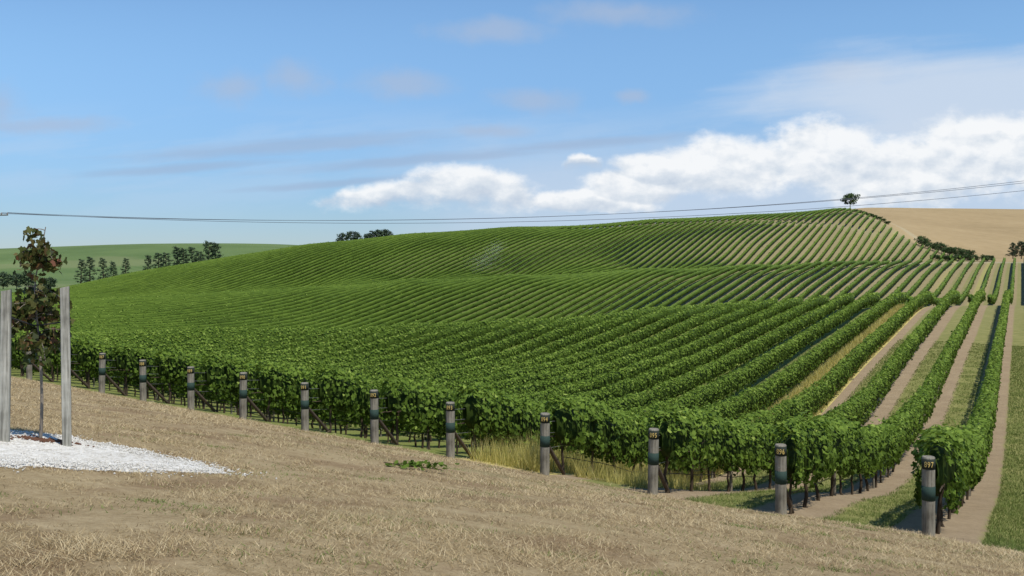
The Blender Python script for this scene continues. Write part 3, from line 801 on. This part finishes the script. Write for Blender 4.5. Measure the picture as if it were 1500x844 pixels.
for i, (x, y, zt, wd) in enumerate(pines):
    x, y, zt = x * K, y * K, zt * K
    tree_object("pine_tree", x, y, max(5, zt - h1(x, y)), wd * 1.1 * K, "dark green pine tree behind the vine covered hill", PINE, 100 + i, "pine trees along the valley", 'pine')
for i, (x, y, zt, wd) in enumerate([(-207, 405, -9, 7), (-201, 404, -9.5, 7), (-197, 406, -8.2, 6), (-212, 404, -11, 6), (-188, 405, -12, 6)]):
    x, y, zt = x * K, y * K, zt * K
    tree_object("broadleaf_tree", x, y, max(4, zt - h1(x, y)), wd * K, "dark round tree in the valley fields", PINE, 140 + i, "trees in the valley", 'round')
for i, (x, y, zt, wd) in enumerate([(-76.5, 450, 8.2, 5), (-73, 450, 9.0, 5.5), (-70, 452, 7.8, 4.5), (-65, 450, 8.0, 5), (-61, 450, 9.4, 6), (-58, 451, 9.8, 6), (-55.8, 452, 8.6, 5)]):
    x, y, zt = x * K, y * K, zt * K
    tree_object("broadleaf_tree", x, y, zt - h1(x, y), wd * 1.35 * K, "dark tree in a clump behind the hill crest", PINE, 160 + i, "clump of trees behind the crest", 'dome')
gx_, gy_ = 122.6 * K, 361 * K
tree_object("gum_tree", gx_, gy_, 20.4 * K - h1(gx_, gy_), 6.0 * K, "lone gum tree on the top of the vineyard hill", SHRUB, 200, None, 'gum')
for i, (x, y, wd) in enumerate([(151, 300, 3.0), (153.5, 300, 3.6), (156, 301, 3.8), (159, 300, 4)]):
    tree_object("pine_tree", x * K, y * K, (5.6 + 0.35 * i - 0.6) * K, wd * K, "small dark pine at the foot of the dry hill", PINE, 210 + i, "small pines below the dry hill", 'pine')
sh = []
for i in range(10):
    Yp = 356 - i * 3.2; sh.append((123.0 + random.uniform(-.6, .6), Yp, random.uniform(0.7, 1.2), 2.0))
for i in range(10):
    Yp = 300 - i * 3.3; sh.append((123.6 + random.uniform(-.8, .8), Yp, random.uniform(2.0, 3.2), 3.2))
for i in range(8):
    sh.append((113.5 + i * 2.1, 266.5 + random.uniform(-1, 1), random.uniform(1.2, 2.0), 2.6))
for i, (x, y, hh_, wd) in enumerate(sh):
    tree_object("shrub", x * K, y * K, hh_ * K, wd * K, "dark green shrub along the vineyard track", SHRUB, 300 + i, "shrubs along the track", 'round')
n = 2000
u = rng.uniform(0, 1, n)
mx_ = -9.5 * K + u * 6.0 * K + rng.normal(0, 0.8 + 1.3 * (1 - u), n); my_ = 266 * K + rng.normal(0, 1.6, n)
mz_ = H(mx_, my_) + 1.6 + u * 6.0 + rng.normal(0, 0.7, n)
V = (np.stack([mx_, my_, mz_], -1)[:, None, :] + oct_[None] * 0.022).reshape(-1, 3)
ob = link(bpy.data.objects.new("sprinkler_mist", build_mesh("sprinkler_mist", [(V, (np.arange(n)[:, None, None] * 6 + of[None]).reshape(-1, 3), 0.5, 0)], [MIST])))
top(ob, "faint pale plume of sprinkler mist over the vines", "mist", kind="stuff")

# ------------------------------------------------------------------ power line
pA = np.array([-0.5165 * 110, 110.0]); zA = 4.0
pB = np.array([0.652 * 118, 118.0]); zB = 9.6
def pole(xy, ztop, label):
    em = bpy.data.objects.new("power_pole", None); link(em); gz_ = h1(*xy); em.location = (xy[0], xy[1], gz_)
    h = ztop - gz_ + 0.2
    link(bpy.data.objects.new("shaft", build_mesh("shaft", tube_parts([(0, 0, -1), (0, 0, h * .5), (0, 0, h)], [0.17, 0.14, 0.11], 12), [POSTW])), em)
    ad = np.array([0.93, -0.36])
    a0 = -ad * 1.5; a1 = ad * 1.5
    link(bpy.data.objects.new("crossarm", build_mesh("crossarm", tube_parts([(a0[0], a0[1], h - .45), (a1[0], a1[1], h - .45)], 0.07, 4), [POSTW])), em)
    pts = []
    for e in (-1.4, 0.55, 1.4):
        q = ad * e
        ob = bpy.data.objects.new("insulator", build_mesh("insulator", tube_parts([(q[0], q[1], h - .42), (q[0], q[1], h - .36), (q[0], q[1], h - .34), (q[0], q[1], h - .22), (q[0], q[1], h - .18)], [.03, .03, .08, .07, .02], 8), [CERAM])); link(ob, em)
        pts.append(np.array([xy[0] + q[0], xy[1] + q[1], gz_ + h - 0.18]))
    top(em, label, "power pole", "power poles carrying the overhead line")
    return pts
PA = pole(pA, zA, "timber power pole with crossarm and insulators")
PB = pole(pB, zB, "timber power pole with crossarm and insulators")
for i in range(3):
    q = np.linspace(0, 1, 60)[:, None]
    pts = PA[i] * (1 - q) + PB[i] * q
    pts[:, 2] -= 4 * (2.9 + 0.15 * i) * (q[:, 0] * (1 - q[:, 0]))
    pts[:, 2] += [0.0, -0.75, 0.75][i] * q[:, 0]
    ob = link(bpy.data.objects.new("power_cable", build_mesh("power_cable", tube_parts(pts, 0.024, 5), [CABLE])))
    top(ob, "thin dark overhead power cable sagging across the valley", "power cable", "overhead power cables")

# ------------------------------------------------------------------ fallen cutting
bx, by = -1.37, 13.8
q = np.linspace(-0.4, 0.4, 9)
pts = np.stack([bx + q, by + 0.06 * np.sin(q * 6), H(bx + q, by + 0.06 * np.sin(q * 6)) + 0.05], -1)
em = bpy.data.objects.new("vine_cutting", None); link(em)
o = pts[4].copy(); em.location = o
link(bpy.data.objects.new("stem", build_mesh("stem", tube_parts(pts - o, 0.006, 5), [BARK])), em)
n = 60
P = np.stack([rng.normal(0, 0.24, n), rng.normal(0, 0.07, n), rng.uniform(-0.02, 0.05, n)], -1)
v, f, tv = leaves(P, rng.normal(0, .4, (n, 3)) + [0, 0, 1], rng.uniform(.06, .10, n), rng.uniform(.3, .6, n), LEAF8)
link(bpy.data.objects.new("leaves", build_mesh("leaves", [(v, f, tv, 0)], [VINE])), em)
top(em, "cut green vine shoot lying on the dry grass", "vine cutting")

# ------------------------------------------------------------------ world
SUN = np.array([0.46, -0.60, 1.35]); SUN /= np.linalg.norm(SUN)
el = math.asin(SUN[2]); azs = math.atan2(SUN[0], SUN[1])
wd = bpy.data.worlds.new("World"); bpy.context.scene.world = wd; wd.use_nodes = True
nt = wd.node_tree; nt.nodes.clear(); E.nt = nt
out = nt.nodes.new('ShaderNodeOutputWorld'); bg = nt.nodes.new('ShaderNodeBackground')
sky = nt.nodes.new('ShaderNodeTexSky'); sky.sky_type = 'NISHITA'; sky.sun_disc = False
sky.sun_elevation = el; sky.sun_rotation = azs; sky.air_density = 1.0; sky.dust_density = 0.0; sky.ozone_density = 1.5
tc = nt.nodes.new('ShaderNodeTexCoord')
x, y, z = sep(tc.outputs['Generated'])
yy_ = emax(eabs(y), 0.08)
PX = x / yy_ * 1.458 + 0.75
PY = 0.365 - z / yy_ * 1.458
v0 = vec(PX, PY)
wa = noise(v0, 9, 5, 0.6); wb = noise(vec(PX + 5.3, PY + 2.1), 9, 5, 0.6)
WX = PX + (wa - 0.5) * 0.07; WY = PY + (wb - 0.5) * 0.035
def blob(cx, cy, rx, ry, base=None, bsoft=0.02, gx=None, gy=None):
    ax_ = (WX if gx is None else gx); ay_ = (WY if gy is None else gy)
    a = (ax_ - cx) / rx; b = (ay_ - cy) / ry
    dd = 1 - E.op('SQRT', a * a + b * b)
    if base is not None: dd = emin(dd, (base - ay_) / bsoft)
    return dd
cum = None; low = None
for c in [(0.60, 0.295, 0.15, 0.034, 0.313), (0.69, 0.284, 0.12, 0.046, 0.313), (0.54, 0.296, 0.09, 0.026, 0.313),
          (0.852, 0.243, 0.034, 0.018, 0.262), (0.93, 0.272, 0.10, 0.030, 0.32), (0.96, 0.246, 0.08, 0.028, 0.30),
          (0.87, 0.295, 0.12, 0.018, 0.33),
          (1.06, 0.243, 0.14, 0.052, 0.33), (1.21, 0.228, 0.11, 0.060, 0.33), (1.32, 0.253, 0.18, 0.06, 0.35),
          (1.45, 0.220, 0.13, 0.064, 0.34), (1.62, 0.235, 0.2, 0.09, 0.35)]:
    b_ = blob(*c[:4], base=c[4], bsoft=0.07)
    cum = b_ if cum is None else emax(cum, b_)
    l_ = (WY - (c[1] - c[3] * 0.6)) / (c[4] - 0.02 - c[1] + c[3] * 0.6) * esm(0.0, 0.25, b_)
    low = l_ if low is None else emax(low, l_)
f1 = noise(vec(PX, PY * 1.5), 17, 7, 0.60)
f1b = noise(vec(PX - 0.010, PY * 1.5 - 0.020), 17, 5, 0.5)
cd = esm(-0.02, 0.40, cum + (f1 - 0.5) * 0.80) * 0.93
shade = emin(emax(0.90 + (f1 - f1b) * 1.6 - low * 0.60, 0), 1)
ccol = ramp(shade, [(0.05, (4.4, 5.1, 6.1)), (0.45, (5.9, 6.4, 7.0)), (0.85, (7.9, 8.0, 8.1))])
st = noise(vec(PX * 0.9 + (wa - 0.5) * 0.15, PY * 5.5 + PX * 0.55), 3.2, 6, 0.55)
veil_r = blob(1.50, 0.15, 0.46, 0.10, gx=PX, gy=PY)
veil = esm(-0.05, 0.6, veil_r + (st - 0.5) * 1.1) * 0.80
bank_n = noise(vec(PX * 0.8, PY * 2.0), 6.0, 5, 0.55)
haze = esm(0.16, 0.28, PY + (bank_n - 0.5) * 0.08) * esm(0.40, 0.95, PX + (bank_n - 0.5) * 0.5) * 0.85
hz2 = esm(0.42, 0.60, st) * esm(0.14, 0.20, PY) * (1 - esm(0.27, 0.36, PY)) * 0.28
SY = PY + (PX - 0.4) * 0.075 + (wa - 0.5) * 0.012
stn = noise(vec(PX * 1.6, SY * 16), 5.0, 5, 0.6)
strk = None
for c in [(0.42, 0.216, 0.30, 0.014), (0.26, 0.236, 0.18, 0.008), (0.62, 0.250, 0.26, 0.010), (0.48, 0.275, 0.16, 0.007), (0.85, 0.245, 0.20, 0.009)]:
    b_ = blob(*c, gx=PX, gy=SY); strk = b_ if strk is None else emax(strk, b_)
streak = esm(-0.2, 0.8, strk + (stn - 0.5) * 0.9) * 0.55
puff = None
for c in [(0.34, 0.128, 0.06, 0.028), (0.435, 0.115, 0.05, 0.034), (0.59, 0.122, 0.085, 0.026), (0.78, 0.147, 0.07, 0.022), (0.93, 0.14, 0.035, 0.012), (-0.02, 0.16, 0.07, 0.045), (0.06, 0.184, 0.12, 0.015), (0.72, 0.045, 0.10, 0.022), (0.90, 0.02, 0.13, 0.024), (1.24, 0.105, 0.07, 0.024), (0.72, 0.19, 0.06, 0.012)]:
    b_ = blob(*c); puff = b_ if puff is None else emax(puff, b_)
pd = esm(-0.2, 0.9, puff + (f1 - 0.5) * 1.0) * 0.60
hb = esm(0.0, 0.37, PY)
bright = mixc(hb, (0.82, 1.02, 1.18), (0.38, 0.54, 0.86))
mul = nt.nodes.new('ShaderNodeMix'); mul.data_type = 'RGBA'; mul.blend_type = 'MULTIPLY'; mul.inputs[0].default_value = 1
nt.links.new(sky.outputs[0], mul.inputs[6]); nt.links.new(bright, mul.inputs[7])
colw = mul.outputs[2]
colw = mixc(haze, colw, (4.6, 5.5, 6.8))
colw = mixc(hz2, colw, (4.2, 5.4, 7.0))
colw = mixc(streak, colw, (2.9, 3.8, 5.3))
colw = mixc(pd, colw, (3.5, 4.25, 5.6))
colw = mixc(veil, colw, (5.3, 6.0, 7.0))
colw = mixc(cd, colw, ccol)
nt.links.new(colw, bg.inputs[0]); bg.inputs[1].default_value = 0.12
nt.links.new(bg.outputs[0], out.inputs[0])

sl = bpy.data.lights.new("sun", 'SUN'); sl.energy = 4.3; sl.angle = math.radians(0.5); sl.color = (1.0, 0.95, 0.86)
so = bpy.data.objects.new("sun", sl); C.objects.link(so)
from mathutils import Vector
so.rotation_euler = Vector(SUN).to_track_quat('Z', 'Y').to_euler()

cam = bpy.data.cameras.new("camera"); cam.sensor_width = 36; cam.lens = 35; cam.shift_y = -0.038; cam.clip_end = 20000; cam.clip_start = 0.1
co = bpy.data.objects.new("camera", cam); C.objects.link(co); co.rotation_euler = (math.radians(90), 0, 0)
bpy.context.scene.camera = co
vs = bpy.context.scene.view_settings; vs.view_transform = 'Standard'; vs.look = 'None'; vs.exposure = 0; vs.gamma = 1
